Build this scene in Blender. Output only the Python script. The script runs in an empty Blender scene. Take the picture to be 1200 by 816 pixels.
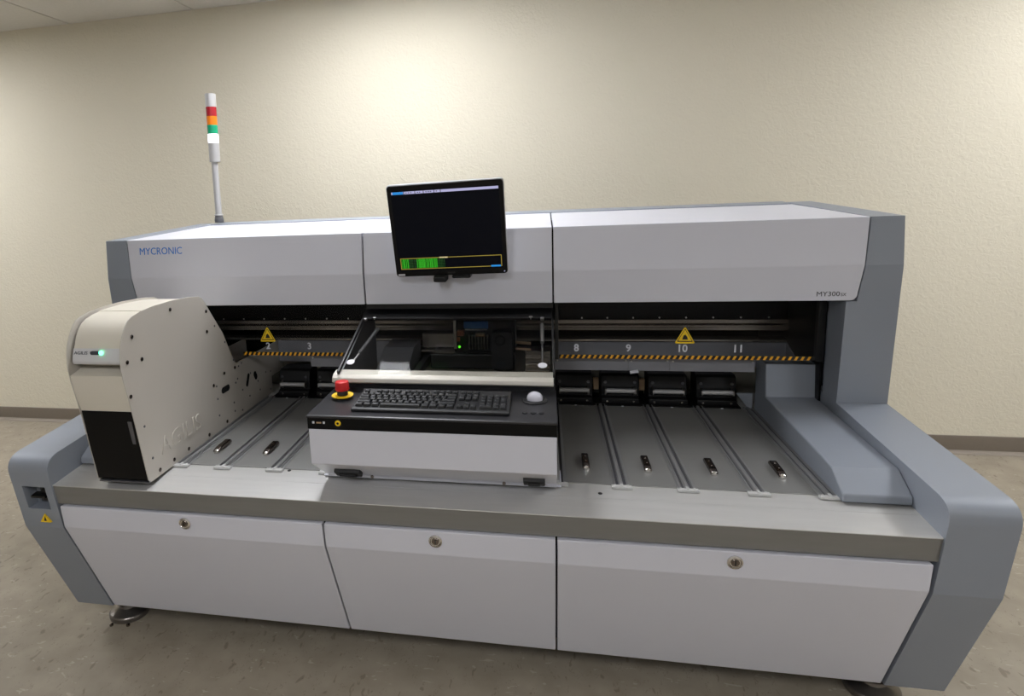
import bpy, bmesh, math, random
from mathutils import Vector, Matrix
random.seed(7)
S = bpy.context.scene
COL = S.collection

# ------------------------------------------------------------------ camera
cd = bpy.data.cameras.new('camera')
cam = bpy.data.objects.new('camera', cd); COL.objects.link(cam)
R_ = Vector((0.97879792, 0.20019558, -0.04331694))
U_ = Vector((0.00969477, 0.16596236, 0.98608443))
F_ = Vector((-0.20459873, 0.96559734, -0.16050276))
cam.matrix_world = Matrix(((R_.x, U_.x, -F_.x, 0.3077), (R_.y, U_.y, -F_.y, -1.5883), (R_.z, U_.z, -F_.z, 1.5151), (0, 0, 0, 1)))
cd.sensor_fit = 'HORIZONTAL'; cd.sensor_width = 36.0; cd.lens = 735.008 / 1200 * 36
cd.shift_x = (600 - 485.6326) / 1200; cd.shift_y = (349.5683 - 408) / 1200
cd.clip_start = 0.02
S.camera = cam

# ------------------------------------------------------------------ world, exposure
w = bpy.data.worlds.new('world'); S.world = w; w.use_nodes = True
w.node_tree.nodes['Background'].inputs[0].default_value = (.9, .87, .8, 1)
w.node_tree.nodes['Background'].inputs[1].default_value = .05
S.view_settings.view_transform = 'Standard'; S.view_settings.look = 'None'
S.view_settings.gamma = 1; S.view_settings.use_curve_mapping = False
S.view_settings.exposure = 0.0

LAMP = 24.0          # radiance of the ceiling light diffusers
CEIL = 2.71; WALLY = 2.18
# ceiling lights: centre x, centre y
TROFFERS = [(-.49, .98, .59), (3.03, .98, .59), (-4.01, .98, .59), (-.49, -2.65, .59), (3.03, -2.65, .59)]   # x, y, half length
LAMPLABEL = ['recessed ceiling light above the left end of the machine', 'recessed ceiling light beyond the right end of the machine', 'recessed ceiling light in the far left corner by the machine wall', 'recessed ceiling light behind the viewer on the left', 'recessed ceiling light behind the viewer on the right']

# ------------------------------------------------------------------ materials
def lin(c):
    return tuple(((v / 255) / 12.92 if v / 255 <= .04045 else ((v / 255 + .055) / 1.055) ** 2.4) for v in c)
def mat(name, rgb, rough=.5, metal=0., noise=0., nscale=40., bump=0., bscale=200., emit=None, spec=.5, aniso=None, coat=0.):
    m = bpy.data.materials.new(name); m.use_nodes = True
    nt = m.node_tree; b = nt.nodes['Principled BSDF']
    c = lin(rgb)
    b.inputs['Base Color'].default_value = (*c, 1); b.inputs['Roughness'].default_value = rough
    b.inputs['Metallic'].default_value = metal; b.inputs['Specular IOR Level'].default_value = spec
    if coat: b.inputs['Coat Weight'].default_value = coat; b.inputs['Coat Roughness'].default_value = .15
    tc = None
    if noise or bump: tc = nt.nodes.new('ShaderNodeTexCoord')
    if noise:
        n = nt.nodes.new('ShaderNodeTexNoise'); n.inputs['Scale'].default_value = nscale; n.inputs['Detail'].default_value = 4
        r = nt.nodes.new('ShaderNodeMapRange'); r.inputs[1].default_value = .3; r.inputs[2].default_value = .7
        r.inputs[3].default_value = 1 - noise; r.inputs[4].default_value = 1 + noise
        mx = nt.nodes.new('ShaderNodeVectorMath'); mx.operation = 'SCALE'; mx.inputs[0].default_value = c
        if aniso:
            mp = nt.nodes.new('ShaderNodeMapping'); mp.inputs['Scale'].default_value = aniso
            nt.links.new(tc.outputs['Object'], mp.inputs[0]); nt.links.new(mp.outputs[0], n.inputs['Vector'])
        else: nt.links.new(tc.outputs['Object'], n.inputs['Vector'])
        nt.links.new(n.outputs['Fac'], r.inputs[0]); nt.links.new(r.outputs[0], mx.inputs['Scale'])
        nt.links.new(mx.outputs[0], b.inputs['Base Color'])
    if bump:
        n = nt.nodes.new('ShaderNodeTexNoise'); n.inputs['Scale'].default_value = bscale; n.inputs['Detail'].default_value = 3
        bp = nt.nodes.new('ShaderNodeBump'); bp.inputs['Strength'].default_value = bump; bp.inputs['Distance'].default_value = .002
        nt.links.new(tc.outputs['Object'], n.inputs['Vector']); nt.links.new(n.outputs['Fac'], bp.inputs['Height']); nt.links.new(bp.outputs[0], b.inputs['Normal'])
    if emit:
        b.inputs['Emission Color'].default_value = (*lin(emit[0]), 1); b.inputs['Emission Strength'].default_value = emit[1]
    return m
M = {}
M['white'] = mat('white_paint', (210, 211, 220), .38, noise=.012, nscale=3, bump=.05, bscale=900)
M['blue'] = mat('blue_grey_paint', (139, 145, 154), .45, noise=.02, nscale=4, bump=.08, bscale=900)
M['lip'] = mat('satin_aluminium', (204, 203, 200), .4, .4, noise=.03, nscale=6, aniso=(1, 8, 8))
M['edge'] = mat('dark_brushed_edge', (132, 131, 128), .4, .35, noise=.04, nscale=6, aniso=(1, 8, 8))  # front face of the table, darker grey than the lip top
M['jet'] = mat('jet_black', (8, 8, 9), .4, spec=.18)
M['plate'] = mat('galvanised_plate', (154, 154, 151), .42, .55, noise=.05, nscale=5)
M['rail'] = mat('extruded_aluminium', (158, 158, 158), .35, .5)
M['endcap'] = mat('light_grey_plastic', (190, 190, 188), .5)
M['black'] = mat('black_enamel', (13, 13, 14), .35)
M['dock'] = mat('dock_black', (9, 9, 10), .5, spec=.3)
M['blackm'] = mat('black_matte', (17, 17, 18), .6)
M['tray'] = mat('black_tray', (40, 40, 43), .33, noise=.05, nscale=8)
M['void'] = mat('black_interior', (9, 9, 10), .7, spec=.2)
M['dgrey'] = mat('dark_grey_metal', (92, 92, 95), .45, .3, noise=.04, nscale=6)
M['olive'] = mat('dark_olive_metal', (122, 118, 106), .5, .2, noise=.05, nscale=5)
M['ggrey'] = mat('grey_sheet_metal', (128, 128, 133), .5, .2, noise=.05, nscale=7)
M['railgrey'] = mat('rail_metal', (165, 158, 150), .25, .8, noise=.1, nscale=3, aniso=(.6, 10, 10))
M['chrome'] = mat('chrome', (215, 212, 208), .16, 1.)
M['dchrome'] = mat('dark_chrome', (120, 112, 106), .2, 1.)
M['bronze'] = mat('dark_bronze', (112, 102, 96), .25, 1.)
M['steel'] = mat('steel', (190, 188, 185), .3, 1.)
M['towersil'] = mat('tower_silver', (182, 181, 180), .32, .35)
M['silver'] = mat('silver_handle', (200, 196, 187), .45, .3)
M['cream'] = mat('cream_enamel', (214, 208, 194), .42, noise=.012, nscale=5)
M['mplate'] = mat('side_plate_grey', (188, 182, 172), .45, noise=.012, nscale=5)  # magazine side plates, greyer and darker than the cream front
M['creamw'] = mat('pale_grey_enamel', (208, 207, 208), .4)
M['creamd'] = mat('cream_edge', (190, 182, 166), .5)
M['red'] = mat('red_plastic', (206, 32, 34), .4)
M['yellow'] = mat('yellow_plastic', (240, 200, 22), .45)
M['orange'] = mat('hazard_yellow', (236, 170, 30), .5)
M['ink'] = mat('dark_ink', (60, 62, 68), .5)
M['bluetext'] = mat('blue_ink', (52, 122, 205), .5)
M['whiteink'] = mat('white_ink', (215, 216, 222), .5)
M['ball'] = mat('trackball_white', (205, 204, 214), .25, coat=.4)
M['key'] = mat('black_key_plastic', (30, 31, 33), .42, bump=.1, bscale=1500)
M['kcase'] = mat('keyboard_case', (21, 21, 23), .45, bump=.1, bscale=1200)
M['legend'] = mat('key_legend', (150, 152, 156), .5)
M['mono'] = mat('monitor_plastic', (7, 7, 8), .35, spec=.25)
M['monosil'] = mat('monitor_silver_edge', (176, 176, 178), .4)
M['screen'] = mat('screen_dark', (4, 5, 9), .35, spec=.12, emit=((8, 10, 20), .4))
M['s_lav'] = mat('screen_lavender', (10, 10, 10), .3, emit=((196, 194, 235), .8))
M['s_blue'] = mat('screen_blue', (10, 10, 10), .3, emit=((40, 150, 235), .8))
M['s_green'] = mat('screen_green', (10, 10, 10), .3, emit=((50, 190, 30), .8))
M['s_dgreen'] = mat('screen_dark_green', (10, 10, 10), .3, emit=((25, 80, 25), .7))
M['s_gold'] = mat('screen_gold', (10, 10, 10), .3, emit=((170, 150, 60), .8))
M['s_cream'] = mat('screen_cream', (10, 10, 10), .3, emit=((235, 215, 160), .8))
M['l_red'] = mat('lens_red', (150, 14, 30), .25, emit=((170, 12, 30), .06), coat=.5)
M['l_amb'] = mat('lens_amber', (214, 112, 8), .25, emit=((220, 120, 10), .08), coat=.5)
M['l_grn'] = mat('lens_green', (8, 140, 100), .25, emit=((8, 140, 100), .15), coat=.5)
M['l_wht'] = mat('lens_white_lit', (235, 235, 240), .3, emit=((240, 242, 255), 1.6))
M['led'] = mat('led_green_lit', (60, 230, 150), .3, emit=((90, 255, 170), 6.))
M['tan'] = mat('tan_part', (176, 150, 118), .6)
M['labelblue'] = mat('blue_label', (34, 104, 176), .5)
M['copper'] = mat('copper_part', (150, 92, 66), .5)
M['rubber'] = mat('foot_pad_metal', (128, 122, 116), .32, .8)
M['base'] = mat('base_taupe', (128, 118, 106), .55, noise=.02)
M['basel'] = mat('base_cove', (150, 140, 128), .55)
M['tile'] = mat('ceiling_tile_fibre', (220, 217, 210), .9, noise=.03, nscale=60, bump=.3, bscale=250)
M['grid'] = mat('ceiling_grid', (190, 186, 178), .6)
M['lampframe'] = mat('lamp_frame', (220, 220, 216), .5)
M['diff'] = mat('lamp_diffuser', (235, 235, 230), .5, emit=((247, 249, 255), LAMP))
M['roomwall'] = mat('far_wall_paint', (205, 203, 198), .8)

# textured wall (knock-down plaster)
def wall_mat():
    m = bpy.data.materials.new('textured_cream_wall'); m.use_nodes = True; nt = m.node_tree; b = nt.nodes['Principled BSDF']
    b.inputs['Base Color'].default_value = (*lin((221, 214, 194)), 1); b.inputs['Roughness'].default_value = .75
    tc = nt.nodes.new('ShaderNodeTexCoord')
    n = nt.nodes.new('ShaderNodeTexNoise'); n.inputs['Scale'].default_value = 36; n.inputs['Detail'].default_value = 5; n.inputs['Distortion'].default_value = 1.2
    cr = nt.nodes.new('ShaderNodeValToRGB'); cr.color_ramp.elements[0].position = .42; cr.color_ramp.elements[1].position = .6
    bp = nt.nodes.new('ShaderNodeBump'); bp.inputs['Strength'].default_value = .24; bp.inputs['Distance'].default_value = .006
    nt.links.new(tc.outputs['Object'], n.inputs['Vector']); nt.links.new(n.outputs['Fac'], cr.inputs[0]); nt.links.new(cr.outputs[0], bp.inputs['Height']); nt.links.new(bp.outputs[0], b.inputs['Normal'])
    return m
M['wall'] = wall_mat()
def floor_mat():
    m = bpy.data.materials.new('speckled_floor'); m.use_nodes = True; nt = m.node_tree; b = nt.nodes['Principled BSDF']
    b.inputs['Roughness'].default_value = .55
    tc = nt.nodes.new('ShaderNodeTexCoord')
    n = nt.nodes.new('ShaderNodeTexNoise'); n.inputs['Scale'].default_value = 9; n.inputs['Detail'].default_value = 6
    cr = nt.nodes.new('ShaderNodeValToRGB'); e = cr.color_ramp.elements
    e[0].position = .3; e[0].color = (*lin((152, 142, 125)), 1); e[1].position = .7; e[1].color = (*lin((168, 158, 141)), 1)
    nt.links.new(tc.outputs['Object'], n.inputs['Vector']); nt.links.new(n.outputs['Fac'], cr.inputs[0])
    prev = cr.outputs[0]
    for i, (sc, th, colr, st, rot) in enumerate([(30, .11, (108, 98, 84), (1, .45, 1), .6), (38, .10, (196, 188, 172), (.4, 1, 1), 1.1), (70, .13, (118, 108, 94), (1, .6, 1), 2.2), (13, .05, (104, 94, 80), (1, .45, 1), .2)]):
        mp = nt.nodes.new('ShaderNodeMapping'); mp.inputs['Scale'].default_value = st; mp.inputs['Rotation'].default_value = (0, 0, rot); mp.inputs['Location'].default_value = (i * 3.1, i * 1.7, 0)
        ns = nt.nodes.new('ShaderNodeTexNoise'); ns.inputs['Scale'].default_value = sc * 1.5; ns.inputs['Detail'].default_value = 1
        add = nt.nodes.new('ShaderNodeVectorMath'); add.operation = 'MULTIPLY_ADD'; add.inputs[1].default_value = (.05, .05, .05)
        v = nt.nodes.new('ShaderNodeTexVoronoi'); v.inputs['Scale'].default_value = sc; v.voronoi_dimensions = '2D'
        nt.links.new(tc.outputs['Object'], mp.inputs[0]); nt.links.new(mp.outputs[0], ns.inputs['Vector'])
        nt.links.new(ns.outputs['Color'], add.inputs[0]); nt.links.new(mp.outputs[0], add.inputs[2]); nt.links.new(add.outputs[0], v.inputs['Vector'])
        sp = nt.nodes.new('ShaderNodeSeparateColor'); nt.links.new(v.outputs['Color'], sp.inputs[0])
        g = nt.nodes.new('ShaderNodeMath'); g.operation = 'GREATER_THAN'; g.inputs[1].default_value = .78; nt.links.new(sp.outputs[0], g.inputs[0])
        l = nt.nodes.new('ShaderNodeMapRange'); l.inputs[1].default_value = th * 1.8; l.inputs[2].default_value = th; l.inputs[3].default_value = 0; l.inputs[4].default_value = .5; nt.links.new(v.outputs['Distance'], l.inputs[0])
        mu = nt.nodes.new('ShaderNodeMath'); mu.operation = 'MULTIPLY'; nt.links.new(g.outputs[0], mu.inputs[0]); nt.links.new(l.outputs[0], mu.inputs[1])
        mx = nt.nodes.new('ShaderNodeMix'); mx.data_type = 'RGBA'; mx.inputs[7].default_value = (*lin(colr), 1)
        nt.links.new(mu.outputs[0], mx.inputs[0]); nt.links.new(prev, mx.inputs[6]); prev = mx.outputs[2]
    nt.links.new(prev, b.inputs['Base Color'])
    return m
M['floor'] = floor_mat()
def glass_mat(name, tint, refl, graze):
    m = bpy.data.materials.new(name); m.use_nodes = True; nt = m.node_tree
    for n in list(nt.nodes): nt.nodes.remove(n)
    o = nt.nodes.new('ShaderNodeOutputMaterial'); t = nt.nodes.new('ShaderNodeBsdfTransparent'); t.inputs[0].default_value = (*tint, 1)
    g = nt.nodes.new('ShaderNodeBsdfGlossy'); g.inputs['Roughness'].default_value = .02
    lw = nt.nodes.new('ShaderNodeLayerWeight'); lw.inputs[0].default_value = .5
    pw = nt.nodes.new('ShaderNodeMath'); pw.operation = 'POWER'; pw.inputs[1].default_value = 4.5; nt.links.new(lw.outputs['Facing'], pw.inputs[0])
    f = nt.nodes.new('ShaderNodeMath'); f.operation = 'MULTIPLY_ADD'; f.inputs[1].default_value = graze; f.inputs[2].default_value = refl; nt.links.new(pw.outputs[0], f.inputs[0])
    x = nt.nodes.new('ShaderNodeMixShader'); nt.links.new(f.outputs[0], x.inputs[0]); nt.links.new(t.outputs[0], x.inputs[1]); nt.links.new(g.outputs[0], x.inputs[2]); nt.links.new(x.outputs[0], o.inputs[0])
    return m
M['glass'] = glass_mat('clear_pane', (.95, .955, .96), .004, .3)
M['cover'] = glass_mat('smoked_pane', (.93, .93, .92), .004, .13)

# ------------------------------------------------------------------ mesh helpers
class MB:
    """collects shapes in world coordinates, builds them as one mesh object"""
    def __init__(s): s.v = []; s.f = []; s.m = []; s.k = 0
    def _add(s, vs, fs):
        o = len(s.v); s.v += [tuple(p) for p in vs]; s.f += [tuple(i + o for i in f) for f in fs]; s.m += [s.k] * len(fs); return s
    def mat(s, k): s.k = k; return s
    def box(s, x0, x1, y0, y1, z0, z1):
        return s._add([(x0, y0, z0), (x1, y0, z0), (x1, y1, z0), (x0, y1, z0), (x0, y0, z1), (x1, y0, z1), (x1, y1, z1), (x0, y1, z1)],
                      [(3, 2, 1, 0), (4, 5, 6, 7), (0, 1, 5, 4), (1, 2, 6, 5), (2, 3, 7, 6), (3, 0, 4, 7)])
    def px(s, prof, x0, x1):
        n = len(prof); vs = [(x0, y, z) for y, z in prof] + [(x1, y, z) for y, z in prof]
        return s._add(vs, [tuple(range(n)), tuple(range(2 * n - 1, n - 1, -1))] + [(i, i + n, (i + 1) % n + n, (i + 1) % n) for i in range(n)])
    def py(s, prof, y0, y1):
        n = len(prof); vs = [(x, y0, z) for x, z in prof] + [(x, y1, z) for x, z in prof]
        return s._add(vs, [tuple(range(n)), tuple(range(2 * n - 1, n - 1, -1))] + [(i, i + n, (i + 1) % n + n, (i + 1) % n) for i in range(n)])
    def pz(s, prof, z0, z1):
        n = len(prof); vs = [(x, y, z0) for x, y in prof] + [(x, y, z1) for x, y in prof]
        return s._add(vs, [tuple(range(n)), tuple(range(2 * n - 1, n - 1, -1))] + [(i, i + n, (i + 1) % n + n, (i + 1) % n) for i in range(n)])
    def lathe(s, base, axis, prof, seg=24):
        """prof: (radius, distance along axis)"""
        a = Vector(axis).normalized(); t = Vector((1, 0, 0)) if abs(a.x) < .9 else Vector((0, 1, 0))
        e1 = a.cross(t).normalized(); e2 = a.cross(e1); b = Vector(base); vs = []; fs = []
        for r, h in prof:
            for i in range(seg):
                q = 2 * math.pi * i / seg; vs.append(b + a * h + (e1 * math.cos(q) + e2 * math.sin(q)) * max(r, 1e-5))
        for j in range(len(prof) - 1):
            for i in range(seg): fs.append((j * seg + i, j * seg + (i + 1) % seg, (j + 1) * seg + (i + 1) % seg, (j + 1) * seg + i))
        fs.append(tuple(range(seg))[::-1]); fs.append(tuple(range((len(prof) - 1) * seg, len(prof) * seg)))
        return s._add(vs, fs)
    def cyl(s, p0, p1, r, seg=16, r1=None):
        d = Vector(p1) - Vector(p0)
        return s.lathe(p0, d, [(r, 0), (r if r1 is None else r1, d.length)], seg)
    def quad(s, a, b, c, d): return s._add([a, b, c, d], [(0, 1, 2, 3)])
    def mesh(s, name, mats, origin=(0, 0, 0)):
        me = bpy.data.meshes.new(name); o = Vector(origin)
        me.from_pydata([tuple(Vector(p) - o) for p in s.v], [], s.f)
        for m in (mats if isinstance(mats, (list, tuple)) else [mats]): me.materials.append(M[m] if isinstance(m, str) else m)
        me.polygons.foreach_set('material_index', s.m)
        bm = bmesh.new(); bm.from_mesh(me); bmesh.ops.recalc_face_normals(bm, faces=bm.faces); bm.to_mesh(me); bm.free()
        return me
def finish(me, bevel=0., seg=2, ang=14):
    if bevel:
        bm = bmesh.new(); bm.from_mesh(me)
        es = [e for e in bm.edges if len(e.link_faces) == 2 and e.calc_face_angle(0) > math.radians(ang)]
        bmesh.ops.bevel(bm, geom=es, offset=bevel, segments=seg, profile=.5, affect='EDGES', clamp_overlap=True)
        bm.to_mesh(me); bm.free()
    for p in me.polygons: p.use_smooth = True
    if not bevel: me.set_sharp_from_angle(angle=math.radians(32))
    else: me['wn'] = 1
    return me
def link(name, me, parent=None, loc=(0, 0, 0)):
    o = bpy.data.objects.new(name, me); COL.objects.link(o); o.location = loc
    if parent: o.parent = parent
    if 'wn' in me:
        md = o.modifiers.new('weighted', 'WEIGHTED_NORMAL'); md.keep_sharp = True; md.weight = 100
    return o
ORG = {}
def org(p):
    while p is not None:
        if p.name in ORG: return ORG[p.name]
        p = p.parent
    return (0, 0, 0)
def part(name, mb, mats, parent=None, bevel=0., seg=2, ang=14, label=None):
    o = link(name, finish(mb.mesh(name, mats, org(parent)), bevel, seg, ang), parent)
    if label: o['label'] = label
    return o
def inst(name, me, parent, pos, rot=None):
    """place a shared mesh (built about its own origin) at a world position under a thing"""
    q = Vector(org(parent)); o = link(name, me, parent, Vector(pos) - q)
    if rot: o.rotation_euler = rot
    return o
def lm(mb, name, mats, bevel=0., seg=2): return finish(mb.mesh(name, mats), bevel, seg)
def thing(name, loc, label, cat, group=None):
    o = bpy.data.objects.new(name, None); COL.objects.link(o); o.location = loc; ORG[o.name] = tuple(loc)
    o.empty_display_size = .05; o['label'] = label; o['category'] = cat
    if group: o['group'] = group
    return o
def struct(name, mb, mats, parent=None, bevel=0.):
    o = part(name, mb, mats, parent, bevel)
    if parent is None: o['kind'] = 'structure'
    return o
def cut(me, cutter_mb):
    """boolean difference, baked"""
    a = bpy.data.objects.new('tmp_a', me); b = bpy.data.objects.new('tmp_b', cutter_mb.mesh('cut', me.materials[0]))
    COL.objects.link(a); COL.objects.link(b)
    md = a.modifiers.new('b', 'BOOLEAN'); md.operation = 'DIFFERENCE'; md.solver = 'EXACT'; md.object = b
    bpy.context.view_layer.update()
    dg = bpy.context.evaluated_depsgraph_get(); r = bpy.data.meshes.new_from_object(a.evaluated_get(dg))
    bpy.data.objects.remove(a); bpy.data.objects.remove(b)
    return r
def text_mesh(body, mat_, width=None, height=None, depth=.0004, thin=0.):
    c = bpy.data.curves.new('txt', 'FONT'); c.body = body; c.size = 1; c.extrude = .5; c.offset = thin; c.resolution_u = 3
    o = bpy.data.objects.new('txt', c); COL.objects.link(o); bpy.context.view_layer.update()
    me = bpy.data.meshes.new_from_object(o.evaluated_get(bpy.context.evaluated_depsgraph_get()))
    bpy.data.objects.remove(o); bpy.data.curves.remove(c)
    xs = [v.co.x for v in me.vertices]; ys = [v.co.y for v in me.vertices]
    sx = (max(xs) - min(xs)); sy = (max(ys) - min(ys)); cx = (max(xs) + min(xs)) / 2; cy = (max(ys) + min(ys)) / 2
    kx = width / sx if width else None; ky = height / sy if height else kx
    if kx is None: kx = ky
    for v in me.vertices: v.co = ((v.co.x - cx) * kx, (v.co.y - cy) * ky, (v.co.z) * depth * 2)
    me.materials.clear(); me.materials.append(M[mat_])
    return me
FRONT = (math.pi / 2, 0, 0)               # text plane facing -Y
RIGHT = (math.pi / 2, 0, math.pi / 2)     # text plane facing +X
def rrect(x0, x1, z0, z1, r, n=4):
    P = []
    for cx, cz, a0 in ((x1 - r, z1 - r, 0), (x0 + r, z1 - r, 90), (x0 + r, z0 + r, 180), (x1 - r, z0 + r, 270)):
        for i in range(n + 1):
            a = math.radians(a0 + 90 * i / n); P.append((cx + r * math.cos(a), cz + r * math.sin(a)))
    return P

# ------------------------------------------------------------------ the room
RX, RY = 5.4, -4.6
struct('floor', MB().box(-RX, RX, RY, WALLY + .1, -.05, 0), 'floor')
struct('wall_back', MB().box(-RX, RX, WALLY, WALLY + .1, 0, CEIL + .1), 'wall')
struct('wall_left', MB().box(-RX - .1, -RX, RY, WALLY + .1, 0, CEIL + .1), 'roomwall')
struct('wall_right', MB().box(RX, RX + .1, RY, WALLY + .1, 0, CEIL + .1), 'roomwall')
struct('wall_front', MB().box(-RX, RX, RY - .1, RY, 0, CEIL + .1), 'roomwall')
bb = struct('baseboard_back', MB().px([(WALLY, 0), (WALLY - .007, .018), (WALLY - .007, .1), (WALLY - .003, .1016), (WALLY, .1016)], -RX, RX), 'base')
part('cove_strip', MB().px([(WALLY, 0), (WALLY - .024, 0), (WALLY - .022, .006), (WALLY - .012, .011), (WALLY - .0075, .02), (WALLY, .02)], -RX, RX), 'basel', bb)
ceil = struct('ceiling', MB().box(-RX, RX, RY, WALLY + .1, CEIL + .05, CEIL + .1), 'grid')
TX, TY = .88, 1.2
xs = [-2.69 + TX * i for i in range(-3, 10)]
tile_me = lm(MB().box(-TX / 2 + .007, TX / 2 - .007, -TY / 2 + .007, TY / 2 - .007, 0, .02), 'ceiling_tile', 'tile', .002, 1)
tile_short = lm(MB().box(-TX / 2 + .007, TX / 2 - .007, -(WALLY - 1.55) / 2 + .007, (WALLY - 1.55) / 2 - .001, 0, .02), 'ceiling_tile_short', 'tile', .002, 1)
bar = MB()
for x in xs: bar.box(x - .012, x + .012, RY, WALLY - .001, CEIL + .006, CEIL + .03)
ys = [1.55 + TY - TY * i for i in range(0, 7)]
for y in ys[1:]: bar.box(-RX, RX, y - .012, y + .012, CEIL + .006, CEIL + .03)
part('ceiling_grid', bar, 'grid', ceil)
TPOS = [(x + TX / 2, y - TY / 2) for x in xs[:-1] for y in ys[:-1]]
lampspots = TROFFERS
fill = (2 * TX - .62) / 2
def tile_at(x0, x1, y0, y1):
    if y1 - y0 < .03 or x1 - x0 < .03: return
    a, b = (x1 - x0) / 2 - .007, (y1 - y0) / 2 - .007
    inst('ceiling_tile', lm(MB().box(-a, a, -b, b, 0, .02), 'ceiling_tile_cut', 'tile', .002, 1), ceil, ((x0 + x1) / 2, (y0 + y1) / 2, CEIL + .001))
ROWS = [(1.55, WALLY)] + [(ys[k + 1], ys[k]) for k in range(1, len(ys) - 1)]
for p in TPOS:
    row = next((r for r in ROWS if r[0] < min(p[1], WALLY - .01) < r[1]), None)
    if row is None or abs(p[0]) > RX - .1 or p[1] < RY: continue
    if any(abs(p[0] - q[0]) < .3 and row[0] < q[1] + q[2] and row[1] > q[1] - q[2] for q in lampspots): continue
    if p[1] > 1.55:
        inst('ceiling_tile', tile_short, ceil, (p[0], 1.55 + (WALLY - 1.55) / 2, CEIL + .001)); continue
    inst('ceiling_tile', tile_me, ceil, (p[0], p[1], CEIL + .001))
for i, p in enumerate(lampspots):
    rr = [r for r in ROWS if r[0] < p[1] + p[2] and r[1] > p[1] - p[2]]
    for r in rr:
        tile_at(p[0] - TX / 2, p[0] - .31, *r); tile_at(p[0] + .31, p[0] + TX / 2, *r)
        tile_at(p[0] - .31, p[0] + .31, r[0], min(r[1], p[1] - p[2] - .01)); tile_at(p[0] - .31, p[0] + .31, max(r[0], p[1] + p[2] + .01), r[1])
    t = thing('ceiling_light', (p[0], p[1], CEIL - .02), LAMPLABEL[i], 'light', 'ceiling lights')
    f = MB(); a, b = .305, p[2] + .005
    for q in ((-a, a, -b, -b + .03), (-a, a, b - .03, b), (-a, -a + .03, -b + .03, b - .03), (a - .03, a, -b + .03, b - .03)):
        f.box(p[0] + q[0], p[0] + q[1], p[1] + q[2], p[1] + q[3], CEIL - .012, CEIL + .02)
    part('lamp_frame', f, 'lampframe', t)
    part('diffuser', MB().box(p[0] - a + .03, p[0] + a - .03, p[1] - b + .03, p[1] + b - .03, CEIL, CEIL + .012), 'diff', t)

# ------------------------------------------------------------------ the machine
MC = thing('pick_and_place_machine', (0, .6, 0), 'long white and blue-grey electronics assembly machine filling the room', 'machine')
T = .677
XI, XW, XO = 1.224, 1.277, 1.370
HP = [(.5645, 1.136), (.557, 1.247), (.571, 1.394), (1.20, 1.418), (1.20, 1.40), (.586, 1.379), (.573, 1.247), (.5805, 1.136)]
HX = [1.251, 1.266, 1.277, 1.277, 1.277, 1.277, 1.266, 1.251]
def hood_x(x, g=0.):      # the outer ends of the hood taper in towards the bottom
    return [math.copysign(q + g, x) if abs(x) > 1 else x for q in HX]
PRISM8 = [tuple(range(8)), tuple(range(15, 7, -1))] + [(i, i + 8, (i + 1) % 8 + 8, (i + 1) % 8) for i in range(8)]
_A, _C, _B = Vector((-.0125, .70)), Vector((-.02, .7535)), Vector((.045, .758))
ROUND = [tuple(_A * (1 - t) ** 2 + _C * 2 * t * (1 - t) + _B * t * t) for t in [k / 18 for k in range(19)]]
FP = [(.189, .109), (.02, .504)] + ROUND + [(.586, .797), (.557, 1.247), (.571, 1.394), (1.27, 1.425), (1.38, 1.42), (1.38, .25), (1.2, .109)]
for sg in (-1, 1):
    a, b = sorted((sg * XI, sg * XO))
    me = MB().px(FP, a, b).mesh('side_frame', 'blue', ORG[MC.name])
    off = Vector(ORG[MC.name])
    def cb(x0, x1, y0, y1, z0, z1):
        x0, x1 = sorted((x0, x1)); return MB().box(x0, x1, y0 - off.y, y1 - off.y, z0, z1)
    HC = [(.40, 1.1335), (.40, 1.247), (.40, 1.60), (1.6, 1.60), (1.6, 1.375), (.588, 1.377), (.575, 1.247), (.583, 1.1335)]
    xi = sg * (XI - .05)
    me = cut(me, MB()._add([(xi, y - off.y, z) for y, z in HC] + [(x, y - off.y, z) for (y, z), x in zip(HC, hood_x(sg * 1.27, .0022))], PRISM8))
    me = cut(me, cb(sg * (XI - .05), sg * (XI + .03), .69, 1.36, .80, 1.2))
    if sg < 0: me = cut(me, MB().box(-1.335, -1.252, -.2 - off.y, .05 - off.y, .574, .655))
    me.materials.clear(); me.materials.append(M['blue'])
    finish(me, .003, 2, 7.5)
    fr = link('side_frame', me, MC)
    if sg < 0:
        # mains switch in the recess
        part('switch_knob', MB().lathe((-1.280, .049, .617), (0, -1, 0), [(.025, 0), (.025, .014), (.020, .018), (.020, .026)], 24)
             .px([(.03, .610), (.03, .624), (.002, .621), (.002, .613)], -1.315, -1.262), 'black', fr, .0015, label='black rotary mains switch')
        part('switch_plate', MB().box(-1.318, -1.254, .046, .0495, .58, .65), 'dgrey', fr)
        part('switch_screw', MB().cyl((-1.272, .047, .586), (-1.272, .042, .586), .005, 12), 'steel', fr)
        y0 = .0085
        ws = part('warning_sticker', MB().mat(0).py([(-1.298, .528), (-1.26, .528), (-1.279, .557)], y0 - .0, y0 + .02)
                  .mat(1).py([(-1.283, .533), (-1.274, .533), (-1.2785, .549)], y0 - .0006, y0 + .01), ['yellow', 'black'], fr, label='small yellow warning triangle')

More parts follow.
